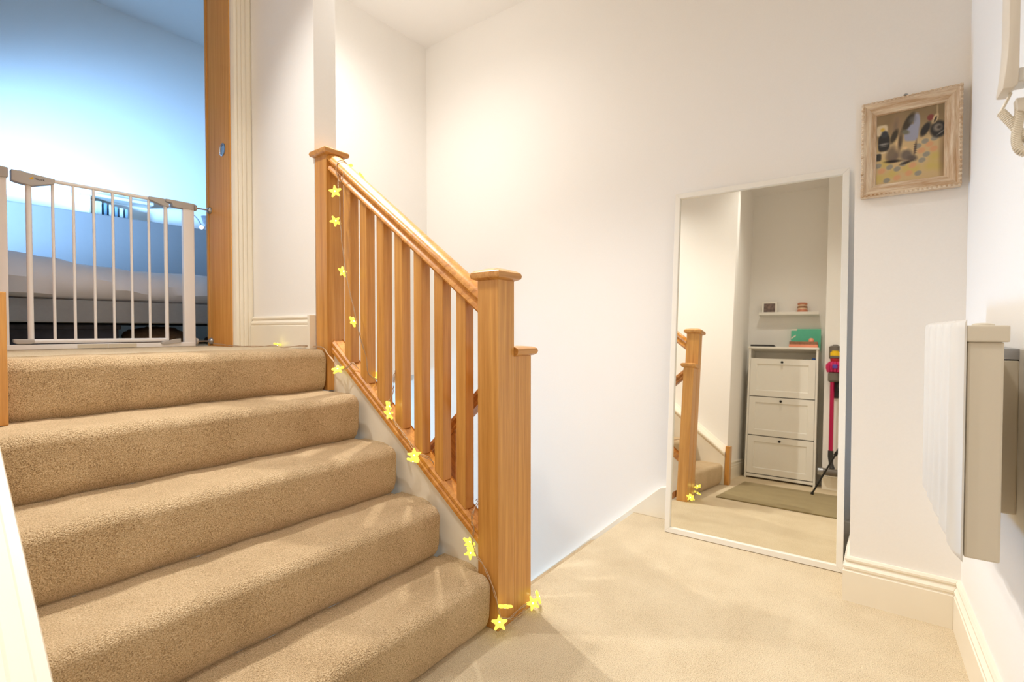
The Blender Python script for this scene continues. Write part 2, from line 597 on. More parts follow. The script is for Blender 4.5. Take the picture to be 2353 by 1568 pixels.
# moulded handrail (profile in x / vertical offset)
HP = [(1.176, -0.062), (1.168, -0.058), (1.163, -0.050), (1.166, -0.040), (1.172, -0.033), (1.172, -0.026), (1.164, -0.020), (1.159, -0.010), (1.161, 0.000), (1.170, 0.009),
      (1.184, 0.015), (1.198, 0.017)]
HP = HP + [(2 * 1.198 - x, z) for x, z in HP[::-1][1:]]
MB().loft([[(x, y, hand(y, z)) for x, z in HP] for y in (1.001, 1.4, 1.80)]).build('handrail', M['oak_rail'], bal, smooth=True)
# base rail (capping of the string) with moulded edge and a groove
BP = [(1.174, -0.052), (1.174, -0.036), (1.179, -0.030), (1.176, -0.024), (1.176, -0.012), (1.183, -0.004), (1.186, 0.0), (1.186, -0.006), (1.226, -0.006), (1.226, 0.0), (1.233, -0.01), (1.233, -0.052)]
MB().loft([[(x, y, rake(y, z)) for x, z in BP] for y in (1.001, 1.80)]).build('base_rail', M['oak_rail'], bal)
for y in (1.0765, 1.177, 1.2775, 1.378, 1.4785, 1.579, 1.6795):
    x0, x1, ya, yb = 1.180, 1.221, y, y + 0.041
    v = [(x0, ya, rake(ya, -0.004)), (x1, ya, rake(ya, -0.004)), (x1, yb, rake(yb, -0.004)), (x0, yb, rake(yb, -0.004)),
         (x0, ya, hand(ya, -0.055)), (x1, ya, hand(ya, -0.055)), (x1, yb, hand(yb, -0.055)), (x0, yb, hand(yb, -0.055))]
    MB().add(v, [(0, 3, 2, 1), (4, 5, 6, 7), (0, 1, 5, 4), (1, 2, 6, 5), (2, 3, 7, 6), (3, 0, 4, 7)]).build('baluster', M['oak'], bal, 0.002, 1)
for y in (1.05, 1.15, 1.25, 1.35, 1.45):     # loose fillets between the balusters on the base rail
    pass

# balustrade of the descending flight
lb = thing('balustrade', 'darker oak handrail with balusters sloping down the lower flight behind the newel', 'balustrade', (1.285, 1.2, 0.3))


def low(y, off):
    return 0.651 + 0.92 * -(y - 1.154) + off


LP = [(1.262, -0.052), (1.258, -0.044), (1.264, -0.030), (1.256, -0.018), (1.258, -0.004), (1.270, 0.006), (1.285, 0.008)]
LP = LP + [(2 * 1.285 - x, z) for x, z in LP[::-1][1:]]
MB().loft([[(x, y, low(y, z)) for x, z in LP] for y in (0.985, 2.4)]).build('handrail', M['oak_lower'], lb, smooth=True)
MB().loft([[(x, y, low(y, z - 0.74)) for x, z in [(1.262, -0.04), (1.262, 0), (1.31, 0), (1.31, -0.04)]] for y in (0.999, 2.4)]).build('base_rail', M['oak_lower'], lb)
for k in range(12):
    y = 1.205 + 0.101 * k
    x0, x1, ya, yb = 1.268, 1.304, y, y + 0.036
    v = [(x0, ya, low(ya, -0.742)), (x1, ya, low(ya, -0.742)), (x1, yb, low(yb, -0.742)), (x0, yb, low(yb, -0.742)),
         (x0, ya, low(ya, -0.045)), (x1, ya, low(ya, -0.045)), (x1, yb, low(yb, -0.045)), (x0, yb, low(yb, -0.045))]
    MB().add(v, [(0, 3, 2, 1), (4, 5, 6, 7), (0, 1, 5, 4), (1, 2, 6, 5), (2, 3, 7, 6), (3, 0, 4, 7)]).build('baluster', M['oak_lower'], lb, 0.002, 1)
# descending flight itself
ls = thing('staircase', 'carpeted lower flight going down behind the balusters along the back wall', 'staircase', (1.8, 1.1, -1))
for n in range(1, 11):
    ya, zt = 1.012 + 0.185 * (n - 1), -0.18 * n
    MB().box(1.252, XW - 0.03, ya, ya + 0.215, zt - 0.17, zt).build('step', M['carpet'], ls, 0.02, 2)

# ------------------------------------------------------------------ fairy lights
def glow_mat():
    m, N, L, b = new_mat('star_glow')
    b.inputs['Base Color'].default_value = lin(190, 176, 70)
    b.inputs['Roughness'].default_value = 0.35
    b.inputs['Emission Color'].default_value = (1.0, 0.90, 0.13, 1)
    b.inputs['Emission Strength'].default_value = 0.75
    return m


M['star'] = glow_mat()
M['led'] = plain('led_core', (255, 255, 230), 0.3, emit=(255, 250, 190), es=16)
M['wire'] = plain('copper_wire', (190, 160, 128), 0.35, metal=0.4, var=0.1, scale=200)
fairy = thing('fairy_lights', 'string of glowing yellow star lights trailing down the oak balustrade to the floor', 'string lights', (1.15, 1.3, 0.5))


def smooth_path(pts, k=4):
    P = [Vector(p) for p in pts]
    out = []
    for i in range(len(P) - 1):
        a, b, c, d = P[max(i - 1, 0)], P[i], P[i + 1], P[min(i + 2, len(P) - 1)]
        for j in range(k):
            t = j / k
            out.append(0.5 * ((2 * b) + (c - a) * t + (2 * a - 5 * b + 4 * c - d) * t * t + (3 * b - a - 3 * c + d) * t ** 3))
    out.append(P[-1])
    return out


def strands(pts, off=0.004, twist=9):
    p = smooth_path(pts)
    m = MB()
    for s in (0, PI):
        q = [v + Vector((0, math.cos(i * 0.7 + s) * off, math.sin(i * 0.7 + s) * off)) for i, v in enumerate(p)]
        m.tube(q, 0.0013, 5)
    return m.build('wire', M['wire'], fairy, smooth=True)


Lz = LAND + 0.004
strands([(1.050, 2.60, Lz + 0.01), (1.05, 2.45, Lz + 0.004), (1.07, 2.38, Lz), (1.10, 2.25, Lz), (1.13, 2.16, Lz + 0.004), (1.11, 2.05, Lz), (1.135, 1.95, Lz + 0.008), (1.146, 1.86, Lz + 0.006),
         (1.150, 1.817, Lz), (1.150, 1.79, 0.806), (1.152, 1.757, 0.783), (1.152, 1.728, 0.752), (1.160, 1.695, 0.748), (1.166, 1.672, 0.762), (1.168, 1.650, 0.775), (1.182, 1.632, 0.752)], 0.002)
strands([(1.168, 1.740, 1.520), (1.157, 1.722, 1.505), (1.150, 1.711, 1.475), (1.145, 1.701, 1.445), (1.145, 1.693, 1.401), (1.145, 1.693, 1.335), (1.145, 1.686, 1.284), (1.145, 1.681, 1.234), (1.145, 1.662, 1.149),
         (1.145, 1.652, 1.099), (1.145, 1.628, 1.031), (1.145, 1.607, 0.978), (1.148, 1.594, 0.924), (1.160, 1.585, 0.86), (1.174, 1.575, 0.80), (1.180, 1.568, 0.735), (1.226, 1.56, 0.708)], 0.0022)
# loop round the handrail
strands([(1.226, 1.735, 1.520), (1.205, 1.738, 1.568), (1.170, 1.736, 1.566), (1.152, 1.728, 1.53), (1.152, 1.712, 1.486), (1.152, 1.698, 1.474), (1.152, 1.685, 1.482), (1.152, 1.676, 1.510)], 0.001)
strands([(1.226, 1.45, 0.79), (1.20, 1.425, 0.77), (1.172, 1.412, 0.745), (1.166, 1.408, 0.70), (1.158, 1.415, 0.661), (1.150, 1.424, 0.640), (1.145, 1.406, 0.616), (1.150, 1.394, 0.586), (1.152, 1.36, 0.556), (1.152, 1.326, 0.530),
         (1.152, 1.293, 0.502), (1.150, 1.272, 0.484), (1.172, 1.24, 0.470), (1.184, 1.225, 0.450)], 0.004)
strands([(1.226, 1.07, 0.345), (1.19, 1.03, 0.362), (1.146, 1.014, 0.345), (1.143, 1.018, 0.311), (1.143, 1.009, 0.293), (1.143, 1.016, 0.250), (1.143, 1.000, 0.215), (1.143, 0.974, 0.193), (1.143, 0.946, 0.155),
         (1.143, 0.924, 0.111), (1.143, 0.912, 0.072), (1.150, 0.908, 0.046), (1.173, 0.910, 0.034), (1.216, 0.911, 0.016), (1.255, 0.911, 0.012), (1.281, 0.911, 0.022)], 0.003)
strands([(1.150, 0.908, 0.050), (1.190, 0.910, 0.026), (1.239, 0.911, 0.031), (1.285, 0.911, 0.030)], 0.002)


def star(c, n, roll=0.0, R=0.024):
    """star pendant centred at c, facing n"""
    m = MB()
    n = Vector(n).normalized()
    q = n.to_track_quat('Z', 'Y').to_matrix() @ Matrix.Rotation(roll, 3, 'Z')
    c = Vector(c)
    pts = []
    for k in range(10):
        r = R if k % 2 == 0 else R * 0.46
        a = PI / 2 + k * PI / 5
        pts.append((r * math.cos(a), r * math.sin(a)))
    # blunt the points a little
    poly = []
    for k, (x, y) in enumerate(pts):
        if k % 2 == 0:
            a = PI / 2 + k * PI / 5
            for s in (-1, 1):
                poly.append((x * 0.94 - s * math.sin(a) * 0.0022, y * 0.94 + s * math.cos(a) * 0.0022))
        else:
            poly.append((x, y))
    r0 = [c + q @ Vector((x * 0.86, y * 0.86, -0.0042)) for x, y in poly]
    r1 = [c + q @ Vector((x, y, -0.0022)) for x, y in poly]
    r2 = [c + q @ Vector((x, y, 0.0022)) for x, y in poly]
    r3 = [c + q @ Vector((x * 0.86, y * 0.86, 0.0042)) for x, y in poly]
    m.loft([r0, r1, r2, r3])
    o = m.build('star_light', M['star'], fairy)
    m2 = MB()
    m2.lathe((0, 0, 0), 'z', [(0.0005, -0.0052), (0.0045, -0.003), (0.0052, 0), (0.0045, 0.003), (0.0005, 0.0052)], 10)
    m2.v = [tuple(c + q @ Vector(p)) for p in m2.v]
    m2.build('bulb', M['led'], o, at='local', smooth=True)


V = Vector((-0.8, -0.6, 0.1))      # towards the lens side of the hall
star((1.130, 1.700, 1.432), (-0.75, -0.6, 0.1), 0.15, 0.026)
star((1.138, 1.712, 1.322), (-0.25, -0.95, 0.25), 0.5)
star((1.140, 1.670, 1.124), (0.25, -0.95, 0.3), -0.2)
star((1.140, 1.608, 0.934), (0.45, -0.85, 0.35), 0.6)
star((1.150, 1.722, 0.748), (-0.55, -0.35, 0.85), 0.3, 0.027)
star((1.226, 1.572, 0.728), (-0.4, 0.8, 0.2), 0.3)
star((1.150, 1.418, 0.630), (0.5, -0.8, 0.2), 0.4)
star((1.140, 1.403, 0.606), (0.2, -0.9, 0.5), 1.0)
star((1.140, 1.272, 0.480), (-0.8, -0.6, 0.15), 0.1, 0.026)
star((1.140, 1.278, 0.462), (0.45, 0.1, 0.9), 0.3)
star((1.140, 1.026, 0.246), (0.15, -0.6, 0.8), 0.2)
star((1.138, 1.018, 0.218), (-0.8, -0.5, 0.25), 0.6, 0.022)
star((1.158, 0.900, 0.082), (0.5, 0.35, 0.85), 0.2)
star((1.138, 0.905, 0.040), (-0.35, -0.30, 0.9), 0.0, 0.026)
star((1.300, 0.898, 0.030), (-0.75, -0.6, 0.3), 0.4)
star((1.336, 0.902, 0.034), (0.6, -0.75, 0.35), 0.2)
star((1.220, 1.738, 1.560), (-0.3, 0.2, 0.95), 0.4, 0.016)
star((1.244, 1.690, 1.515), (0.6, -0.5, 0.6), 0.2, 0.018)
star((1.120, 2.12, Lz + 0.012), (0.2, -0.1, 1), 0.2, 0.018)

# ------------------------------------------------------------------ leaning mirror
RM = math.radians(1.6)
LEAN = math.radians(4.7)
mir = thing('mirror', 'tall white framed mirror leaning against the back wall beside the pier', 'mirror', (2.190, 0.46, 0.0))
# local axes: x along the wall (towards -Y), y up the glass, z out of the glass
ex = Vector((math.sin(RM), -math.cos(RM), 0))
en = Vector((-math.cos(LEAN) * math.cos(RM), -math.cos(LEAN) * math.sin(RM), math.sin(LEAN)))
ey = en.cross(ex).normalized()
mir.rotation_euler = Matrix((ex, ey, en)).transposed().to_euler()
MW, MH, FB, FD = 0.333, 1.532, 0.022, 0.024


def mir_bar(pts, name='frame_bar'):
    """pts: outer a, outer b, inner b, inner a in the mirror plane"""
    r = []
    vs = [(p[0], p[1], z) for z in (-FD, 0.0) for p in pts]
    m = MB().add(vs, [(0, 3, 2, 1), (4, 5, 6, 7), (0, 1, 5, 4), (1, 2, 6, 5), (2, 3, 7, 6), (3, 0, 4, 7)])
    return m.build(name, M['white'], mir, 0.0015, 2, at='local')


Bz = 0.0021
mir_bar([(-MW, Bz), (MW, Bz), (MW - FB, Bz + FB), (-MW + FB, Bz + FB)])
mir_bar([(MW, Bz), (MW, MH), (MW - FB, MH - FB), (MW - FB, Bz + FB)])
mir_bar([(MW, MH), (-MW, MH), (-MW + FB, MH - FB), (MW - FB, MH - FB)])
mir_bar([(-MW, MH), (-MW, Bz), (-MW + FB, Bz + FB), (-MW + FB, MH - FB)])
box('backing', M['dark'], -MW + 0.006, MW - 0.006, Bz + 0.006, MH - 0.006, -FD + 0.001, -0.0145, mir, at='local')
box('glass', M['mirror'], -MW + FB - 0.004, MW - FB + 0.004, Bz + FB - 0.004, MH - FB + 0.004, -0.0143, -0.012, mir, at='local')

# ------------------------------------------------------------------ picture on the pier
pic = thing('framed_picture', 'distressed whitewashed wooden picture frame hanging on the narrow pier', 'picture', (2.004, -0.035, 1.475))
M['frame'] = oak('whitewashed_wood', (PI / 2, 0, 0), (182, 146, 108), (236, 222, 198), (70, 70, 7), 0.7, 0.0)
M['frame2'] = oak('whitewashed_wood_upright', (0, 0, 0), (182, 146, 108), (236, 222, 198), (70, 70, 7), 0.7, 0.0)
yL, yR, zB, zT = 0.081, -0.163, 1.327, 1.624     # left edge as seen is +Y
FP = [(0.0, 0.004), (0.0, 0.030), (0.006, 0.034), (0.011, 0.030), (0.013, 0.026), (0.020, 0.027), (0.026, 0.022), (0.029, 0.022), (0.033, 0.017), (0.037, 0.017), (0.040, 0.010), (0.040, 0.004)]


def pic_bar(a, b, inw, mat):
    a, b = Vector(a), Vector(b)
    d = (b - a).normalized()
    inw = Vector(inw)
    r0 = [a + Vector((-o, 0, 0)) + inw * t + d * t for t, o in FP]
    r1 = [b + Vector((-o, 0, 0)) + inw * t - d * t for t, o in FP]
    MB().loft([r0, r1]).build('frame_bar', mat, pic)


PX = 2.003
pic_bar((PX, yL, zT), (PX, yR, zT), (0, 0, -1), M['frame'])
pic_bar((PX, yR, zT), (PX, yR, zB), (0, 1, 0), M['frame2'])
pic_bar((PX, yR, zB), (PX, yL, zB), (0, 0, 1), M['frame'])
pic_bar((PX, yL, zB), (PX, yL, zT), (0, -1, 0), M['frame2'])
rope = MB()
for k in range(22):
    t = (k + 0.5) / 22
    for (y, z, s) in ((yL + (yR - yL) * t, zT - 0.004, 0), (yL + (yR - yL) * t, zB + 0.004, 0), (yL - 0.004, zB + (zT - zB) * t, 1), (yR + 0.004, zB + (zT - zB) * t, 1)):
        rope.lathe((PX - 0.032, y, z), 'y' if s == 0 else 'z', [(0.0008, -0.0046), (0.0042, -0.0022), (0.0046, 0), (0.0042, 0.0022), (0.0008, 0.0046)], 7)
rp = rope.build('rope_edge', M['frame'], pic, smooth=True)
rp['kind'] = 'stuff'
MB().lathe((PX - 0.012, -0.030, zT + 0.006), 'x', [(0.0065, -0.002), (0.0065, 0.002), (0.003, 0.002), (0.003, -0.002)], 14).build('hanging_ring', M['metal'], pic)

# faded snapshot: soft blobs of printer's ink composited on a fine grid
GU, GV = 110, 132
INK = [[None] * (GV + 1) for _ in range(GU + 1)]
for i in range(GU + 1):
    for j in range(GV + 1):
        u, v = i / GU, j / GV
        t = min(1, max(0, (v - 0.30) / 0.16))
        INK[i][j] = [152 + (200 - 152) * t, 130 + (174 - 130) * t, 94 + (128 - 94) * t]


def ink(u0, v0, a, b, col, rot=0.0, soft=0.35, alpha=1.0, p=2.0):
    c, s_ = math.cos(rot), math.sin(rot)
    for i in range(GU + 1):
        for j in range(GV + 1):
            x, y = i / GU - u0, j / GV - v0
            X, Y = x * c + y * s_, -x * s_ + y * c
            d = (abs(X / a) ** p + abs(Y / b) ** p) ** (1 / p)
            k = alpha * min(1, max(0, (1 + soft - d) / (2 * soft)))
            if k > 0:
                q = INK[i][j]
                for m_ in range(3):
                    q[m_] += (col[m_] - q[m_]) * k


GREY, ORG, YEL, BLK, LILAC, CREAM, BRN = (146, 142, 128), (208, 156, 114), (196, 176, 96), (40, 38, 36), (152, 155, 174), (214, 198, 166), (112, 96, 82)
for q in ((0.22, 0.12), (0.6, 0.05), (0.9, 0.12)):
    ink(*q, 0.16, 0.12, (124, 104, 74), 0, 0.8, 0.7)
for q in ((0.16, 0.70), (0.58, 0.84), (0.80, 0.82), (0.26, 0.86), (0.93, 0.84), (0.48, 0.80), (0.07, 0.90), (0.86, 0.70)):
    ink(*q, 0.08, 0.055, YEL, -0.15, 0.6, 0.8)
for q in ((0.78, 0.53), (0.67, 0.60), (0.10, 0.80), (0.33, 0.92), (0.55, 0.78), (0.84, 0.60), (0.50, 0.88)):
    ink(*q, 0.055, 0.038, ORG, -0.15, 0.3, 0.95)
for q in ((0.05, 0.72), (0.22, 0.76), (0.33, 0.80), (0.42, 0.74), (0.74, 0.66), (0.68, 0.73), (0.63, 0.90), (0.18, 0.94), (0.85, 0.46), (0.72, 0.48), (0.62, 0.53)):
    ink(*q, 0.05, 0.034, GREY, -0.15, 0.2, 1)
ink(0.97, 0.70, 0.05, 0.32, (134, 110, 80), 0, 0.7, 0.8)
ink(0.32, 0.18, 0.08, 0.13, (150, 124, 96), 0.2, 0.6, 0.8)
ink(0.30, 0.20, 0.03, 0.09, BRN, 0.2, 0.7, 0.6)
ink(0.53, 0.33, 0.10, 0.115, LILAC, 0.10, 0.12, 1, 4)
ink(0.60, 0.18, 0.045, 0.10, LILAC, -0.05, 0.2, 1, 3)
ink(0.48, 0.18, 0.135, 0.052, (64, 56, 44), -0.98, 0.25)
ink(0.54, 0.16, 0.05, 0.04, (110, 108, 104), -0.98, 0.6, 0.7)
ink(0.44, 0.31, 0.06, 0.03, (112, 110, 92), 0.3, 0.4)
ink(0.10, 0.23, 0.085, 0.075, CREAM, 0, 0.15, 1, 4)
ink(0.11, 0.22, 0.03, 0.025, (206, 170, 70), 0, 0.5)
ink(0.13, 0.41, 0.085, 0.115, BLK, 0, 0.12, 1, 4)
ink(0.14, 0.29, 0.05, 0.05, (52, 54, 60), 0.5, 0.3)
ink(0.13, 0.425, 0.065, 0.014, (146, 142, 134), 0, 0.5, 0.9, 3)
ink(0.13, 0.455, 0.05, 0.008, (120, 116, 108), 0, 0.5, 0.8, 3)
ink(0.12, 0.545, 0.10, 0.012, CREAM, 0, 0.5, 0.8, 3)
ink(0.055, 0.60, 0.04, 0.05, BLK, 0, 0.2, 0.9, 4)
ink(0.28, 0.34, 0.10, 0.042, (62, 54, 40), -1.1, 0.3)
ink(0.33, 0.45, 0.12, 0.030, (220, 190, 142), -1.15, 0.4)
ink(0.37, 0.42, 0.03, 0.12, (88, 74, 58), 0.1, 0.5)
ink(0.27, 0.62, 0.095, 0.075, BRN, -0.3, 0.35)
ink(0.24, 0.56, 0.06, 0.09, (120, 104, 84), 0.5, 0.5)
ink(0.27, 0.685, 0.11, 0.018, (34, 28, 24), 0.05, 0.5)
ink(0.46, 0.63, 0.085, 0.075, (108, 96, 86), 0.3, 0.35)
ink(0.54, 0.68, 0.07, 0.04, (92, 80, 72), 0.2, 0.4)
ink(0.46, 0.73, 0.08, 0.016, (50, 42, 36), -0.2, 0.6)
ink(0.44, 0.53, 0.032, 0.02, (222, 190, 140), 0, 0.5)
ink(0.585, 0.55, 0.016, 0.10, (110, 92, 76), 0.15, 0.5)
for k in range(5):
    ink(0.585, 0.50 + 0.03 * k, 0.022, 0.006, (70, 58, 50), 0, 0.5, 0.8)
ink(0.72, 0.32, 0.05, 0.10, BLK, 0.6, 0.25)
ink(0.90, 0.35, 0.115, 0.11, BLK, 0.3, 0.18)
ink(0.89, 0.325, 0.06, 0.052, (128, 118, 106), 0, 0.35)
ink(0.91, 0.325, 0.028, 0.022, (60, 54, 48), 0, 0.5)
ink(0.93, 0.40, 0.06, 0.008, (128, 120, 112), -0.5, 0.5)
ink(0.79, 0.175, 0.046, 0.042, (126, 60, 54), 0, 0.2)
ink(0.855, 0.20, 0.034, 0.068, (206, 182, 142), 0.45, 0.25)
ink(0.855, 0.21, 0.014, 0.042, (58, 50, 40), 0.45, 0.4)
ink(0.88, 0.08, 0.012, 0.09, (190, 168, 130), 0, 0.5, 0.8)


def ink_mat():
    m, N, L, b = new_mat('photo_ink')
    at = N.new('ShaderNodeVertexColor')
    at.layer_name = 'ink'
    L.new(at.outputs['Color'], b.inputs['Base Color'])
    b.inputs['Roughness'].default_value = 0.45
    return m


PX1 = PX - 0.0095
pr = MB()
ww, hh_ = yR - yL + 0.072, zT - zB - 0.072
pr.v = [(PX1, yL - 0.036 + ww * i / GU, zT - 0.036 - hh_ * j / GV) for i in range(GU + 1) for j in range(GV + 1)]
pr.f = [(i * (GV + 1) + j, (i + 1) * (GV + 1) + j, (i + 1) * (GV + 1) + j + 1, i * (GV + 1) + j + 1) for i in range(GU) for j in range(GV)]
pr.mi = [0] * len(pr.f)
po = pr.build('photo_print', ink_mat(), pic)
ca = po.data.color_attributes.new('ink', 'FLOAT_COLOR', 'POINT')
for i in range(GU + 1):
    for j in range(GV + 1):
        ca.data[i * (GV + 1) + j].color = lin(*INK[i][j])
po['label'] = 'faded photograph of bags, shoes and a pale sheet on a spotted floor'
box('backing', M['dark'], PX - 0.0075, PX - 0.001, yR + 0.03, yL - 0.03, zB + 0.03, zT - 0.03, pic)

# ------------------------------------------------------------------ right wall: heater and intercom
heat = thing('wall_heater', 'white slim panel heater with ribbed front fixed to the right wall', 'heater', RW, (0, 0, RA))
box('casing', M['heater_end'], -0.800, -0.285, 0.056, 0.104, 0.492, 0.880, heat, 0.004, at='local')
box('top_cap', M['heater_end'], -0.806, -0.279, 0.050, 0.106, 0.880, 0.909, heat, 0.003, at='local')
box('wall_bracket', M['metal'], -0.605, -0.30, 0.0, 0.056, 0.842, 0.864, heat, 0.001, at='local')
box('rear_plate', M['heater_end'], -0.605, -0.30, 0.0, 0.055, 0.53, 0.840, heat, 0.003, at='local')
MB().lathe((-0.79 + 0.03, 0.078, 0.909), 'z', [(0.016, 0.0), (0.0155, 0.002), (0.011, 0.0042), (0.001, 0.005)], 20).build('control_dial', M['heater_end'], heat, smooth=True, at='local')
xs = -0.806
for k in range(5):
    wd = 0.527 / 5
    fin = []
    for j in range(13):
        t = j / 12
        fin.append((xs + wd * (k + t), 0.109 + 0.013 * math.sin(PI * t) ** 0.6))
    fin += [(xs + wd * (k + 1), 0.106), (xs + wd * k, 0.106)]
    rings = []
    for z, sc in ((0.485, 0.0), (0.490, 0.7), (0.500, 1.0), (0.905, 1.0), (0.914, 0.85), (0.919, 0.3)):
        rings.append([(x, 0.106 + (y - 0.106) * sc, z) for x, y in fin])
    MB().loft(rings).build('rib', M['heater'], heat, smooth=True, at='local')

ph = thing('intercom', 'beige wall intercom handset with coiled cord high on the right wall', 'intercom', (RW[0] - 0.885 * math.cos(RA), RW[1] - 0.885 * math.sin(RA), 1.36), (0, 0, RA))
# local: x along wall away from camera, y out of wall, z up from 1.36
box('base_plate', M['heater'], -0.05, 0.045, 0.0, 0.038, -0.115, 0.13, ph, 0.006, at='local')
side = [(0.084, -0.082), (0.072, -0.084), (0.066, -0.078), (0.065, -0.055), (0.065, -0.03), (0.065, 0.05), (0.063, 0.085), (0.054, 0.11), (0.058, 0.122), (0.074, 0.118), (0.078, 0.10), (0.078, 0.05), (0.078, 0.0), (0.079, -0.03), (0.081, -0.055)]
MB().prism(side, 'x', -0.024, 0.026).build('handset', M['phone'], ph, 0.003, 2, smooth=True, at='local')
MB().box(-0.018, 0.02, 0.038, 0.067, -0.074, -0.052).build('cradle', M['heater'], ph, 0.003, at='local')
MB().box(-0.02, 0.022, 0.038, 0.058, 0.10, 0.118).build('cradle', M['heater'], ph, 0.003, at='local')


def coil(path, R, r, turns):
    P = smooth_path(path, 8)
    L = [0]
    for a, b in zip(P, P[1:]):
        L.append(L[-1] + (b - a).length)
    N = turns * 9
    pts = []
    j = 0
    for i in range(N + 1):
        s = L[-1] * i / N
        while j < len(L) - 2 and L[j + 1] < s:
            j += 1
        p = P[j].lerp(P[j + 1], (s - L[j]) / max(1e-9, L[j + 1] - L[j]))
        d = (P[j + 1] - P[j]).normalized()
        a = d.cross(Vector((1, 0.2, 0.1))).normalized()
        b = d.cross(a)
        th = 2 * PI * i / 9
        pts.append(p + a * R * math.cos(th) + b * R * math.sin(th))
    return MB().tube(pts, r, 5)


lead = MB().tube([(0.0, 0.070, -0.083), (0.002, 0.076, -0.098), (0.004, 0.082, -0.112)], 0.0022, 6)
lead.build('cord_lead', M['cord'], ph, at='local', smooth=True)
coil([(0.004, 0.080, -0.110), (0.0, 0.072, -0.125), (-0.002, 0.061, -0.145), (-0.004, 0.050, -0.163), (-0.006, 0.044, -0.174), (-0.008, 0.050, -0.184), (-0.008, 0.060, -0.178), (-0.006, 0.064, -0.160), (-0.004, 0.062, -0.135), (-0.002, 0.058, -0.10)], 0.0052, 0.0017, 62).build('coiled_cord', M['cord'], ph, at='local', smooth=True)
MB().prism([(0.038, -0.10), (0.066, -0.096), (0.064, -0.116), (0.038, -0.128)], 'x', -0.012, 0.010).build('cord_socket', M['phone'], ph, 0.002, at='local')

# ------------------------------------------------------------------ stair gate
gate = thing('stair_gate', 'white metal child safety gate closed across the bedroom doorway', 'gate', (0.66, 2.635, LAND))
GY = 2.635
gx = M['gate']
fr = MB()
box('frame_post', gx, 0.312, 0.362, GY - 0.012, GY + 0.012, LAND, 1.470, gate, 0.004)
box('frame_post', gx, 0.943, 0.990, GY - 0.012, GY + 0.012, LAND, 1.472, gate, 0.004)
box('threshold_bar', gx, 0.320, 0.985, GY - 0.014, GY + 0.010, LAND + 0.001, LAND + 0.021, gate, 0.003)


def rod(name, x, z0, z1, r):
    MB().tube([(x, GY, z0), (x, GY, z1)], r, 10).build(name, gx, gate, smooth=True)


zt = 1.487
MB().tube([(0.42, GY, zt), (0.876, GY, zt)], 0.0075, 10).build('top_rail', gx, gate, smooth=True)
MB().tube([(0.395, GY, 0.858), (0.880, GY, 0.858)], 0.0085, 10).build('bottom_rail', gx, gate, smooth=True)
rod('stile', 0.422, 0.858, zt - 0.01, 0.0095)
rod('stile', 0.876, 0.858, zt - 0.01, 0.008)
for x in (0.4915, 0.554, 0.6185, 0.682, 0.746, 0.811):
    rod('bar', x, 0.858, zt, 0.0052)
# grey plastic housings
gg = M['gate_grey']
h1 = MB().prism([(0.374, 1.503), (0.374, 1.462), (0.396, 1.457), (0.430, 1.452), (0.495, 1.474), (0.497, 1.493), (0.420, 1.500)], 'y', GY - 0.018, GY + 0.018).build('latch_housing', gg, gate, 0.003)
MB().prism([(0.391, 1.500), (0.412, 1.499), (0.410, 1.504), (0.394, 1.505)], 'y', GY - 0.010, GY + 0.010).build('latch_slider', gg, gate, 0.001)
MB().prism([(0.318, 1.510), (0.366, 1.506), (0.366, 1.470), (0.345, 1.466), (0.310, 1.468)], 'y', GY - 0.018, GY + 0.018).build('latch_receiver', gg, gate, 0.003)
MB().prism([(0.809, 1.494), (0.809, 1.482), (0.866, 1.464), (0.886, 1.460), (0.886, 1.478), (0.872, 1.480), (0.868, 1.496)], 'y', GY - 0.015, GY + 0.015).build('hinge_bracket', gg, gate, 0.002)
MB().prism([(0.874, 1.498), (0.874, 1.484), (0.898, 1.482), (0.902, 1.466), (0.988, 1.466), (0.990, 1.496)], 'y', GY - 0.016, GY + 0.016).build('hinge_housing', gg, gate, 0.003)
MB().prism([(0.372, 0.868), (0.372, 0.856), (0.382, 0.848), (0.420, 0.848), (0.430, 0.852), (0.430, 0.866)], 'y', GY - 0.016, GY + 0.014).build('foot_latch', gg, gate, 0.004)
MB().prism([(0.845, 0.848), (0.905, 0.862), (0.925, 0.864), (0.925, 0.846), (0.870, 0.838), (0.850, 0.838)], 'y', GY - 0.020, GY - 0.012).build('hinge_foot', gg, gate, 0.002)
a1 = box('threshold_sticker', M['gate_pale'], 0.556, 0.655, GY - 0.0152, GY - 0.0141, LAND + 0.003, LAND + 0.019, gate)
a2 = box('threshold_sticker', M['gate_pale'], 0.657, 0.755, GY - 0.0152, GY - 0.0141, LAND + 0.003, LAND + 0.019, gate)
for z in (1.481, LAND + 0.024):
    MB().tube([(0.988, GY, z), (1.060, GY, z)], 0.0035, 8).build('tension_bolt', M['metal'], gate, smooth=True)
    MB().lathe((0.992, GY, z), 'x', [(0.014, 0), (0.016, 0.003), (0.014, 0.010), (0.006, 0.012)], 14).build('hand_wheel', gg, gate, smooth=True)
    MB().lathe((1.052, GY, z), 'x', [(0.006, -0.003), (0.012, 0.002), (0.016, 0.008), (0.016, 0.0138)], 14).build('wall_cup', M['metal'], gate, smooth=True)
    MB().tube([(0.314, GY, z), (0.306, GY, z)], 0.0035, 8).build('tension_bolt', M['metal'], gate, smooth=True)
    MB().lathe((0.3045, GY, z), 'x', [(0.015, 0), (0.012, 0.006), (0.006, 0.008)], 14).build('wall_cup', M['metal'], gate, smooth=True)


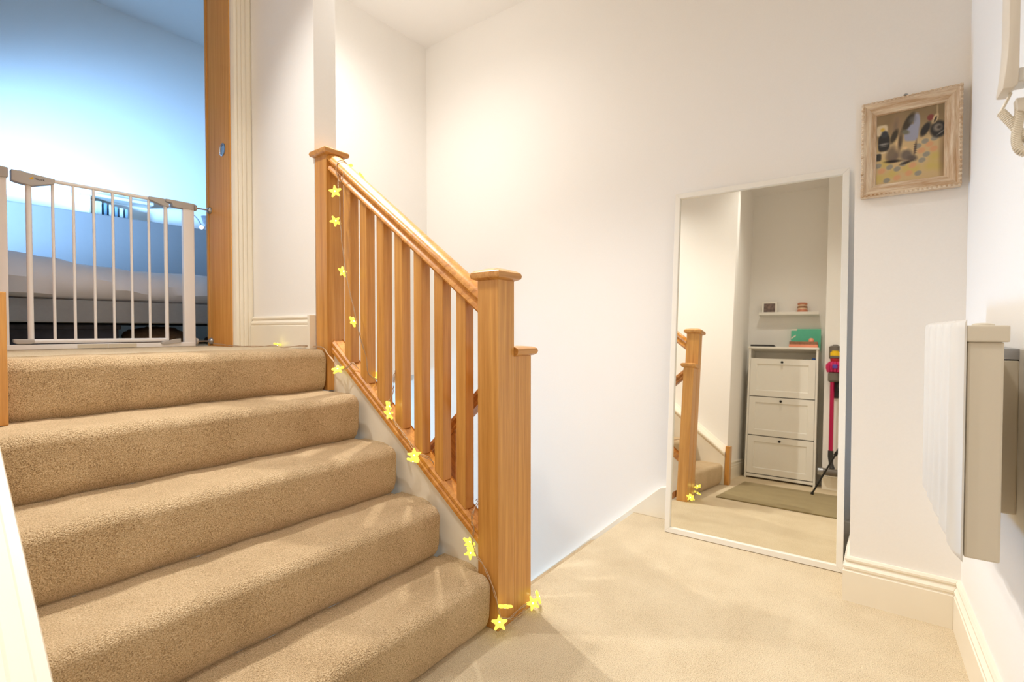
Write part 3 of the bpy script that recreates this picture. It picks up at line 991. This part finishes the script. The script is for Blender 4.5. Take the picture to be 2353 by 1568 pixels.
def text(s, name, size, mat, parent, m4, thick=0.0003):
    cu = bpy.data.curves.new(name, 'FONT')
    cu.body = s
    cu.size = size
    cu.extrude = thick
    cu.align_x = 'CENTER'
    cu.align_y = 'CENTER'
    tmp = bpy.data.objects.new(name, cu)
    COL.objects.link(tmp)
    dg = bpy.context.evaluated_depsgraph_get()
    me = bpy.data.meshes.new_from_object(tmp.evaluated_get(dg))
    bpy.data.objects.remove(tmp)
    me.materials.clear()
    me.materials.append(mat)
    me.transform(m4)
    o = bpy.data.objects.new(name, me)
    COL.objects.link(o)
    o.parent = parent
    return o


M['ink'] = plain('black_print', (40, 38, 40), 0.5)
M['yellow'] = plain('yellow_print', (226, 178, 34), 0.5)
mt = Matrix.Translation((0.452, GY - 0.0183, 1.481)) @ Matrix.Rotation(PI / 2, 4, 'X') @ Matrix.Rotation(-0.03, 4, 'Z')
t1 = text('hauck', 'lettering', 0.0125, M['ink'], h1, mt)
MB().add([(0.422, GY - 0.0183, 1.478), (0.434, GY - 0.0183, 1.476), (0.434, GY - 0.0183, 1.488)], [(0, 1, 2)]).build('emblem', M['yellow'], h1, at='local')

# ------------------------------------------------------------------ bedroom
M['duvet'] = plain('white_sheet', (226, 224, 226), 0.8, var=0.01, spec=0.2)
M['bed'] = plain('grey_bed_fabric', (150, 150, 150), 0.8, var=0.03, scale=90, spec=0.2)
M['headboard'] = plain('blue_grey_panel', (130, 126, 124), 0.7, var=0.01, spec=0.2)
M['pillow'] = plain('slate_pillow', (120, 128, 146), 0.85, var=0.03, spec=0.2)
bed = thing('bed', 'bed with grey base and tall flat blue grey back panel behind the gate', 'bed', (1.0, 3.6, LAND))
box('base', M['bed'], -0.6, 2.5, 2.95, 4.28, 0.936, 1.040, bed, 0.006)
box('back_panel', M['headboard'], -0.6, 2.5, 4.285, 4.345, 0.936, 1.69, bed, 0.008)
for x in (-0.5, 2.4):
    for y in (3.05, 4.2):
        box('leg', M['dark'], x - 0.03, x + 0.03, y - 0.03, y + 0.03, LAND, 0.936, bed, 0.003)
# mattress and rumpled sheet
NX, prof = 120, []
rings = []
for i in range(NX + 1):
    x = -0.58 + 3.06 * i / NX
    h = 0.05 * math.exp(-((x - 0.30) / 0.34) ** 2) - 0.012 * math.sin(x * 2.2)
    wv = 0
    r = []
    for k, (y, z) in enumerate([(3.02, 1.036), (2.985, 1.040), (2.95, 1.055), (2.925, 1.09), (2.93, 1.13), (2.955, 1.165), (3.0, 1.195), (3.08, 1.215), (3.2, 1.225), (3.5, 1.23), (3.9, 1.23), (4.26, 1.225)]):
        t = k / 11
        wv = 0.011 * math.sin(x * 11 + k * 0.75 + 0.8) + 0.008 * math.sin(x * 23 + k * 1.1 + 2) + 0.005 * math.sin(x * 47 - k * 0.6)
        r.append((x + 0.02 * math.sin(k * 0.9), y - h * 0.8 * (1 - t) + wv * 0.7 * math.sin(k * 0.8 + x * 6), z + h * (0.15 if k < 3 else 1) + (wv * (0.4 if k > 2 else 0.15)) * math.cos(k * 0.6 + x * 9)))
    rings.append(r)
MB().loft(rings, cap=False, closed=False).build('sheet', M['duvet'], bed, smooth=True)['label'] = 'rumpled white sheet over the mattress'
box('mattress', M['duvet'], -0.55, 2.45, 3.0, 4.26, 1.041, 1.15, bed, 0.03)
pl = MB()
pr_ = []
for k in range(9):
    t = k / 8
    w_ = math.sin(PI * t) ** 0.5
    pr_.append([(1.50 + 0.5 * t, 3.55 + 0.17 * w_ * math.cos(a * PI / 6) * 1.1, 1.30 + 0.07 * w_ * math.sin(a * PI / 6) + 0.05) for a in range(12)])
plo = MB().loft(pr_).build('pillow', M['pillow'], None, smooth=True)
plo.location = (0, 0, -0.052)
tag(plo, 'slate blue pillow on the bed by the right door jamb', 'pillow')

stb = thing('storage_box', 'dark charcoal fabric storage box under the left of the bed', 'box', (0.55, 3.2, LAND))
M['charcoal'] = plain('charcoal_fabric', (74, 74, 82), 0.9, var=0.12, scale=24, bump=0.4, spec=0.1)
box('body', M['charcoal'], 0.20, 0.80, 3.02, 3.55, LAND, 0.915, stb, 0.012)
box('lid', M['charcoal'], 0.192, 0.808, 3.012, 3.558, 0.905, 0.928, stb, 0.006)
M['fleece'] = plain('beige_fleece', (164, 132, 104), 0.95, var=0.2, scale=45, bump=1.0, spec=0.05)


def heap(name, mat, cx, cy, rx, ry, h, seed, label, cat):
    rings = []
    for i in range(9):
        t = i / 8
        rr = math.cos(t * PI / 2) ** 0.7
        rings.append([(cx + rx * rr * math.cos(a * PI / 12) * (1 + 0.12 * math.sin(a * 1.3 + seed + i)), cy + ry * rr * math.sin(a * PI / 12), LAND + h * math.sin(t * PI / 2) * (1 + 0.08 * math.sin(a * 0.9 + i * 2 + seed))) for a in range(24)])
    o = MB().loft(rings).build(name, mat, None, smooth=True)
    return tag(o, label, cat)


heap('fleece_blanket', M['fleece'], 1.03, 3.25, 0.17, 0.15, 0.092, 1.0, 'bundled beige fleece blanket stuffed under the bed', 'blanket')
M['greycloth'] = plain('grey_cloth', (120, 120, 124), 0.9, var=0.2, scale=40, bump=0.5)
heap('folded_clothes', M['greycloth'], 1.40, 3.2, 0.14, 0.15, 0.055, 3.0, 'low pile of grey clothes under the bed by the door jamb', 'clothes')

shf = thing('wall_shelf', 'pale open wall shelf above the bed back panel', 'shelf', (1.2, 4.6, 1.68))
box('shelf_board', M['white'], 0.98, 1.42, 4.50, 4.65, 1.852, 1.872, shf, 0.002)
box('shelf_board', M['white'], 0.98, 1.42, 4.50, 4.65, 1.655, 1.672, shf, 0.002)
box('shelf_bracket', M['white'], 1.035, 1.045, 4.52, 4.65, 1.672, 1.852, shf, 0.001)
bkc = [(196, 204, 196), (120, 150, 168), (206, 214, 220), (130, 160, 178), (214, 220, 224), (150, 172, 186)]
lab = ['wide pale green book at the left of the shelf row', 'slim leaning blue grey book second from the left', 'pale book in the middle left of the shelf row', 'thin mid blue book in the middle of the row', 'whitish book between two blue books', 'narrow blue book at the right end of the row']
bx = 1.075
for i, c in enumerate(bkc):
    wd = (0.030, 0.014, 0.018, 0.012, 0.018, 0.012)[i]
    hh = (0.150, 0.145, 0.138, 0.130, 0.126, 0.124)[i]
    mtl = plain('book_cover', c, 0.6, var=0.05)
    o = thing('book', lab[i], 'book', (bx, 4.56, 1.6722), group='books on the wall shelf')
    MB().prism([(bx, 4.515), (bx + wd, 4.515), (bx + wd, 4.60), (bx + wd - 0.0015, 4.60), (bx + wd - 0.0015, 4.5165), (bx + 0.0015, 4.5165), (bx + 0.0015, 4.60), (bx, 4.60)], 'z', 1.6722, 1.6722 + hh).build('cover', mtl, o)
    box('pages', M['white'], bx + 0.0016, bx + wd - 0.0016, 4.517, 4.597, 1.675, 1.670 + hh - 0.002, o)
    bx += wd + 0.016

lamp = thing('clip_lamp', 'small grey clip lamp with curved cable on the bed back panel', 'lamp', (1.70, 4.31, 1.69))
box('clip', M['greycloth'], 1.695, 1.725, 4.285, 4.345, 1.690, 1.715, lamp, 0.003)
MB().lathe((1.712, 4.315, 1.715), 'z', [(0.008, 0.0), (0.008, 0.02), (0.02, 0.03), (0.034, 0.085), (0.032, 0.085), (0.018, 0.035)], 18).build('shade', M['greycloth'], lamp, smooth=True)
MB().tube(smooth_path([(1.60, 4.335, 1.69), (1.595, 4.33, 1.76), (1.62, 4.32, 1.795), (1.65, 4.315, 1.77), (1.675, 4.315, 1.73), (1.70, 4.315, 1.705)]), 0.0035, 8).build('cable', M['greycloth'], lamp, smooth=True)
M['bulb'] = plain('frosted_bulb', (250, 250, 250), 0.4, emit=(235, 245, 255), es=1.5)
MB().lathe((1.672, 4.30, 1.706), 'z', [(0.002, -0.016), (0.012, -0.010), (0.016, 0), (0.012, 0.010), (0.002, 0.016)], 14).build('bulb', M['bulb'], lamp, smooth=True)

# ------------------------------------------------------------------ what the mirror shows: the alcove
cab = thing('shoe_cabinet', 'tall white shoe cabinet with three flap doors in the alcove', 'cabinet', (-0.85, 0.63, 0))
XF, XB, yA, yB, zb, zt_ = -0.70, -0.995, 0.345, 0.915, 0.030, 1.235
cw = M['white']
box('side_panel', cw, XB, XF, yA, yA + 0.016, 0.0, zt_ - 0.018, cab, 0.001)
box('side_panel', cw, XB, XF, yB - 0.016, yB, 0.0, zt_ - 0.018, cab, 0.001)
box('top_panel', cw, XB, XF + 0.012, yA - 0.006, yB + 0.006, zt_ - 0.018, zt_, cab, 0.002)
box('back_panel', cw, XB, XB + 0.006, yA + 0.016, yB - 0.016, 0.03, zt_ - 0.018, cab)
box('shelf', cw, XB + 0.006, XF - 0.01, yA + 0.016, yB - 0.016, 1.105, 1.118, cab)
box('bottom_rail', cw, XB + 0.006, XF + 0.004, yA + 0.016, yB - 0.016, 0.016, 0.040, cab, 0.001)
M['seam'] = plain('cabinet_knob_black', (16, 15, 14), 0.35)
for k, (z0, z1) in enumerate(((0.048, 0.393), (0.401, 0.758), (0.766, 1.122))):
    dm = MB()
    y0_, y1_ = yA + 0.018, yB - 0.018
    b_ = 0.052
    # shaker flap: four rails round a recessed panel with a bevelled lip
    xo, xi = XF + 0.001, XF - 0.007
    O = [(y0_, z0), (y1_, z0), (y1_, z1), (y0_, z1)]
    I = [(y0_ + b_, z0 + b_), (y1_ - b_, z0 + b_), (y1_ - b_, z1 - b_), (y0_ + b_, z1 - b_)]
    J = [(y0_ + b_ + 0.005, z0 + b_ + 0.005), (y1_ - b_ - 0.005, z0 + b_ + 0.005), (y1_ - b_ - 0.005, z1 - b_ - 0.005), (y0_ + b_ + 0.005, z1 - b_ - 0.005)]
    dm.loft([[(xo - 0.018, *p) for p in O], [(xo, *p) for p in O], [(xo, *p) for p in I], [(xi, *p) for p in J]])
    d = dm.build('flap_door', cw, cab)
    MB().lathe((xo, 0.630, z1 - 0.032), 'x', [(0.005, 0.0), (0.005, 0.010), (0.010, 0.014), (0.0115, 0.019), (0.009, 0.024), (0.001, 0.026)], 16).build('knob', M['seam'], d, at='local', smooth=True)

M['blue'] = plain('blue_plastic', (30, 80, 150), 0.4)
tag(box('keys_tray', M['dark'], -0.80, -0.735, 0.41, 0.47, 1.1181, 1.130, None, 0.004), 'small dark object lying in the open top of the shoe cabinet', 'tray')
tag(box('blue_tin', M['blue'], -0.80, -0.75, 0.368, 0.395, 1.1181, 1.146, None, 0.004), 'small bright blue box in the open top of the shoe cabinet', 'box')
tag(box('laptop', M['dark'], -0.95, -0.70, 0.70, 0.905, zt_ + 0.0002, zt_ + 0.020, None, 0.003), 'slim dark closed laptop lying on top of the shoe cabinet', 'laptop')
M['green'] = plain('green_card', (98, 200, 164), 0.55, var=0.02)
M['pink'] = plain('salmon_card', (240, 154, 122), 0.6, var=0.02)
M['brownp'] = plain('brown_print', (150, 106, 76), 0.6, var=0.2, scale=60)
M['paper'] = plain('white_paper', (238, 232, 216), 0.6, var=0.01)
gb = thing('paper_folder', 'green flat paper folder with white marks standing against the alcove wall', 'folder', (-0.93, 0.46, zt_))
box('panel', M['green'], -0.955, -0.935, 0.338, 0.585, zt_ + 0.0002, zt_ + 0.212, gb, 0.006)
box('white_mark', M['paper'], -0.9349, -0.934, 0.535, 0.584, zt_ + 0.195, zt_ + 0.211, gb)
mk = MB().add([(-0.9345, 0.582, zt_ + 0.125), (-0.9345, 0.582, zt_ + 0.112), (-0.9345, 0.545, zt_ + 0.140), (-0.9345, 0.545, zt_ + 0.155)], [(0, 1, 2, 3)]).build('white_mark', M['paper'], gb)
pb = thing('paper_box', 'low salmon pink box with printed lid in front of the green folder', 'box', (-0.8, 0.46, zt_))
box('body', M['pink'], -0.90, -0.715, 0.352, 0.582, zt_ + 0.0002, zt_ + 0.030, pb, 0.003)
box('lid_print', M['brownp'], -0.898, -0.717, 0.354, 0.580, zt_ + 0.030, zt_ + 0.058, pb, 0.002)
MB().lathe((-0.745, 0.405, zt_ + 0.058), 'z', [(0.021, 0.0), (0.022, 0.012), (0.020, 0.026), (0.012, 0.034), (0.001, 0.035)], 16).build('ornament', M['pink'], pb, smooth=True)

lg = thing('picture_ledge', 'narrow white picture ledge on the alcove wall above the cabinet', 'shelf', (-0.96, 0.62, 1.60))
box('board', M['white'], -0.998, -0.895, 0.355, 0.870, 1.578, 1.592, lg, 0.001)
box('lip', M['white'], -0.895, -0.885, 0.355, 0.870, 1.578, 1.606, lg, 0.001)
pf = thing('photo_frame', 'small white photo frame standing at the left of the picture ledge', 'photo frame', (-0.94, 0.78, 1.592))
for a in ((0.715, 0.731, 1.5922, 1.72), (0.833, 0.849, 1.5922, 1.72), (0.731, 0.833, 1.704, 1.72), (0.731, 0.833, 1.5922, 1.608)):
    box('frame_bar', M['white'], -0.952, -0.934, *a, pf, 0.001)
M['photo'] = plain('blurred_photo', (120, 100, 92), 0.5, var=0.6, scale=34)
box('photo', M['photo'], -0.948, -0.941, 0.731, 0.833, 1.608, 1.704, pf)
M['pinkc'] = plain('pink_ceramic', (206, 132, 100), 0.4, var=0.03)
M['creamc'] = plain('cream_ceramic', (232, 200, 166), 0.4, var=0.03)
jr = thing('candle_jar', 'small pink and cream jar with printed band on the ledge', 'jar', (-0.94, 0.50, 1.592))
MB().lathe((-0.948, 0.497, 1.5922), 'z', [(0.040, 0.0), (0.046, 0.004), (0.046, 0.035), (0.042, 0.045)], 20).build('bowl', M['pinkc'], jr, smooth=True)
MB().lathe((-0.948, 0.497, 1.6372), 'z', [(0.042, 0.0), (0.040, 0.030), (0.036, 0.046)], 20).build('body', M['creamc'], jr, smooth=True)
MB().lathe((-0.948, 0.497, 1.6832), 'z', [(0.034, 0.0), (0.042, 0.004), (0.042, 0.016), (0.001, 0.018)], 20).build('lid', M['pinkc'], jr, smooth=True)
MB().lathe((-0.948, 0.497, 1.650), 'z', [(0.0425, 0.0), (0.0425, 0.018)], 20).build('printed_band', M['brownp'], jr, smooth=True)

# stick vacuum on its wall dock
M['magenta'] = plain('magenta_plastic', (196, 28, 92), 0.35, var=0.03)
M['magenta_tube'] = plain('magenta_tube', (186, 20, 78), 0.3, metal=0.3, var=0.02)
M['purple'] = plain('purple_plastic', (92, 70, 170), 0.4)
M['greyp'] = plain('grey_plastic', (110, 102, 92), 0.4, var=0.05)
M['red'] = plain('red_plastic', (190, 24, 40), 0.4)
M['vyellow'] = plain('yellow_label', (236, 192, 10), 0.5)
vac = thing('stick_vacuum', 'magenta and grey cordless stick vacuum docked upright beside the cabinet', 'vacuum cleaner', (-0.63, 0.222, 0.11))
vy, vx = 0.215, -0.622
MB().lathe((vx, vy, 1.128), 'z', [(0.036, 0.0), (0.047, 0.006), (0.048, 0.105), (0.040, 0.114), (0.022, 0.118), (0.018, 0.126), (0.001, 0.128)], 22).build('motor_head', M['greyp'], vac, smooth=True)
lbp = [(math.cos(a), math.sin(a)) for a in [math.radians(d) for d in range(-48, 49, 8)]]
lm = MB()
lm.loft([[(vx + r * c, vy + r * s, 1.152) for c, s in lbp for r in (0.0488,)], [(vx + 0.0488 * c, vy + 0.0488 * s, 1.176) for c, s in lbp], [(vx + 0.0488 * c * 0.9995, vy + 0.0488 * s * 0.9, 1.188) for c, s in lbp], [(vx + 0.0488, vy + 0.0488 * s * 0.55, 1.196) for c, s in lbp]], cap=False, closed=False)
lm.build('yellow_label', M['vyellow'], vac, smooth=True)
MB().lathe((vx, vy, 1.098), 'z', [(0.030, 0.0), (0.036, 0.01), (0.038, 0.03)], 20).build('red_collar', M['red'], vac, smooth=True)
cy = MB()
for k in range(14):
    a = 2 * PI * k / 14
    px_, py_ = vx + 0.046 * math.cos(a), vy + 0.050 * math.sin(a)
    cy.tube([(px_, py_, 1.012), (vx + 0.054 * math.cos(a), vy + 0.058 * math.sin(a), 1.05), (vx + 0.054 * math.cos(a), vy + 0.058 * math.sin(a), 1.07), (vx + 0.034 * math.cos(a), vy + 0.036 * math.sin(a), 1.098)], [0.011, 0.013, 0.013, 0.010], 8)
cy.lathe((vx, vy, 1.008), 'z', [(0.03, 0), (0.048, 0.02), (0.05, 0.06), (0.034, 0.092)], 16)
cy.build('cyclone_cones', M['magenta'], vac, smooth=True)
box('release_button', M['purple'], vx + 0.058, vx + 0.070, vy - 0.018, vy + 0.018, 1.040, 1.074, vac, 0.004)
MB().lathe((vx, vy + 0.005, 0.925), 'z', [(0.034, 0.0), (0.047, 0.012), (0.047, 0.075), (0.040, 0.083)], 20).build('dust_bin', M['greyp'], vac, smooth=True)
MB().prism([(vy - 0.03, 1.09), (vy - 0.065, 1.10), (vy - 0.085, 1.06), (vy - 0.07, 0.93), (vy - 0.075, 0.86), (vy - 0.02, 0.855), (vy - 0.022, 0.90), (vy - 0.04, 1.0)], 'x', vx - 0.022, vx + 0.018).build('handle', M['dark'], vac, 0.006, smooth=True)
box('battery', M['black'], vx - 0.03, vx + 0.028, vy - 0.085, vy - 0.018, 0.845, 0.880, vac, 0.005)
MB().tube([(vx, vy + 0.018, 0.935), (vx, vy + 0.018, 0.335)], 0.0165, 16).build('wand', M['magenta_tube'], vac, smooth=True)
MB().tube([(vx, vy + 0.018, 0.337), (vx, vy + 0.018, 0.285), (vx, vy + 0.014, 0.23), (vx + 0.012, vy + 0.005, 0.185)], [0.021, 0.021, 0.016, 0.022], 14).build('neck', M['dark'], vac, smooth=True)
hd = MB().tube([(vx + 0.02, 0.062, 0.155), (vx + 0.02, 0.07, 0.155), (vx + 0.02, 0.32, 0.155), (vx + 0.02, 0.328, 0.155)], [0.024, 0.03, 0.03, 0.024], 18)
hd.build('cleaner_head', M['greyp'], vac, smooth=True)
MB().tube([(vx + 0.02, 0.285, 0.155), (vx + 0.02, 0.322, 0.155)], 0.0315, 18).build('end_cap', M['metal'], vac, smooth=True)
box('wall_dock', M['dark'], -0.6995, vx - 0.02, vy - 0.03, vy + 0.012, 0.79, 0.98, vac, 0.006)

# carpet mat in front of the cabinet
M['mat'] = carpet('mat_pile', (110, 98, 70), (150, 135, 98), (168, 152, 114), 500, 0.6)
tag(box('door_mat', M['mat'], -0.235, 0.915, -0.10, 0.838, 0.0002, 0.009, None, 0.003), 'large dull olive beige door mat on the carpet in front of the shoe cabinet', 'mat')

# the photographer's tripod: one leg stands in the mirror's view
tri = thing('tripod', 'thin black camera tripod standing on the mat before the cabinet', 'tripod', (0, 0.02, 0))
ap = Vector((0.0, 0.0, 0.74))
for (fx, fy) in ((-0.055, 0.335), (0.33, -0.075), (-0.27, -0.20)):
    ft = Vector((fx, fy, 0.02))
    mid = ap.lerp(ft, 0.55)
    lgp = MB().tube([ap.lerp(ft, 0.05), mid], 0.009, 10)
    lgp.tube([mid, ft], 0.0065, 10)
    lgp.tube([mid.lerp(ft, -0.02), mid.lerp(ft, 0.06)], 0.012, 10)
    l_ = lgp.build('leg', M['black'], tri, smooth=True)
    MB().lathe((fx, fy, 0.0095), 'z', [(0.010, 0.0), (0.012, 0.006), (0.008, 0.02)], 12).build('rubber_foot', M['black'], l_, at='local', smooth=True)
MB().lathe((0, 0, 0.70), 'z', [(0.012, -0.2), (0.012, -0.01), (0.03, 0.0), (0.03, 0.05), (0.012, 0.06), (0.012, 0.09)], 16).build('column', M['black'], tri, smooth=True)
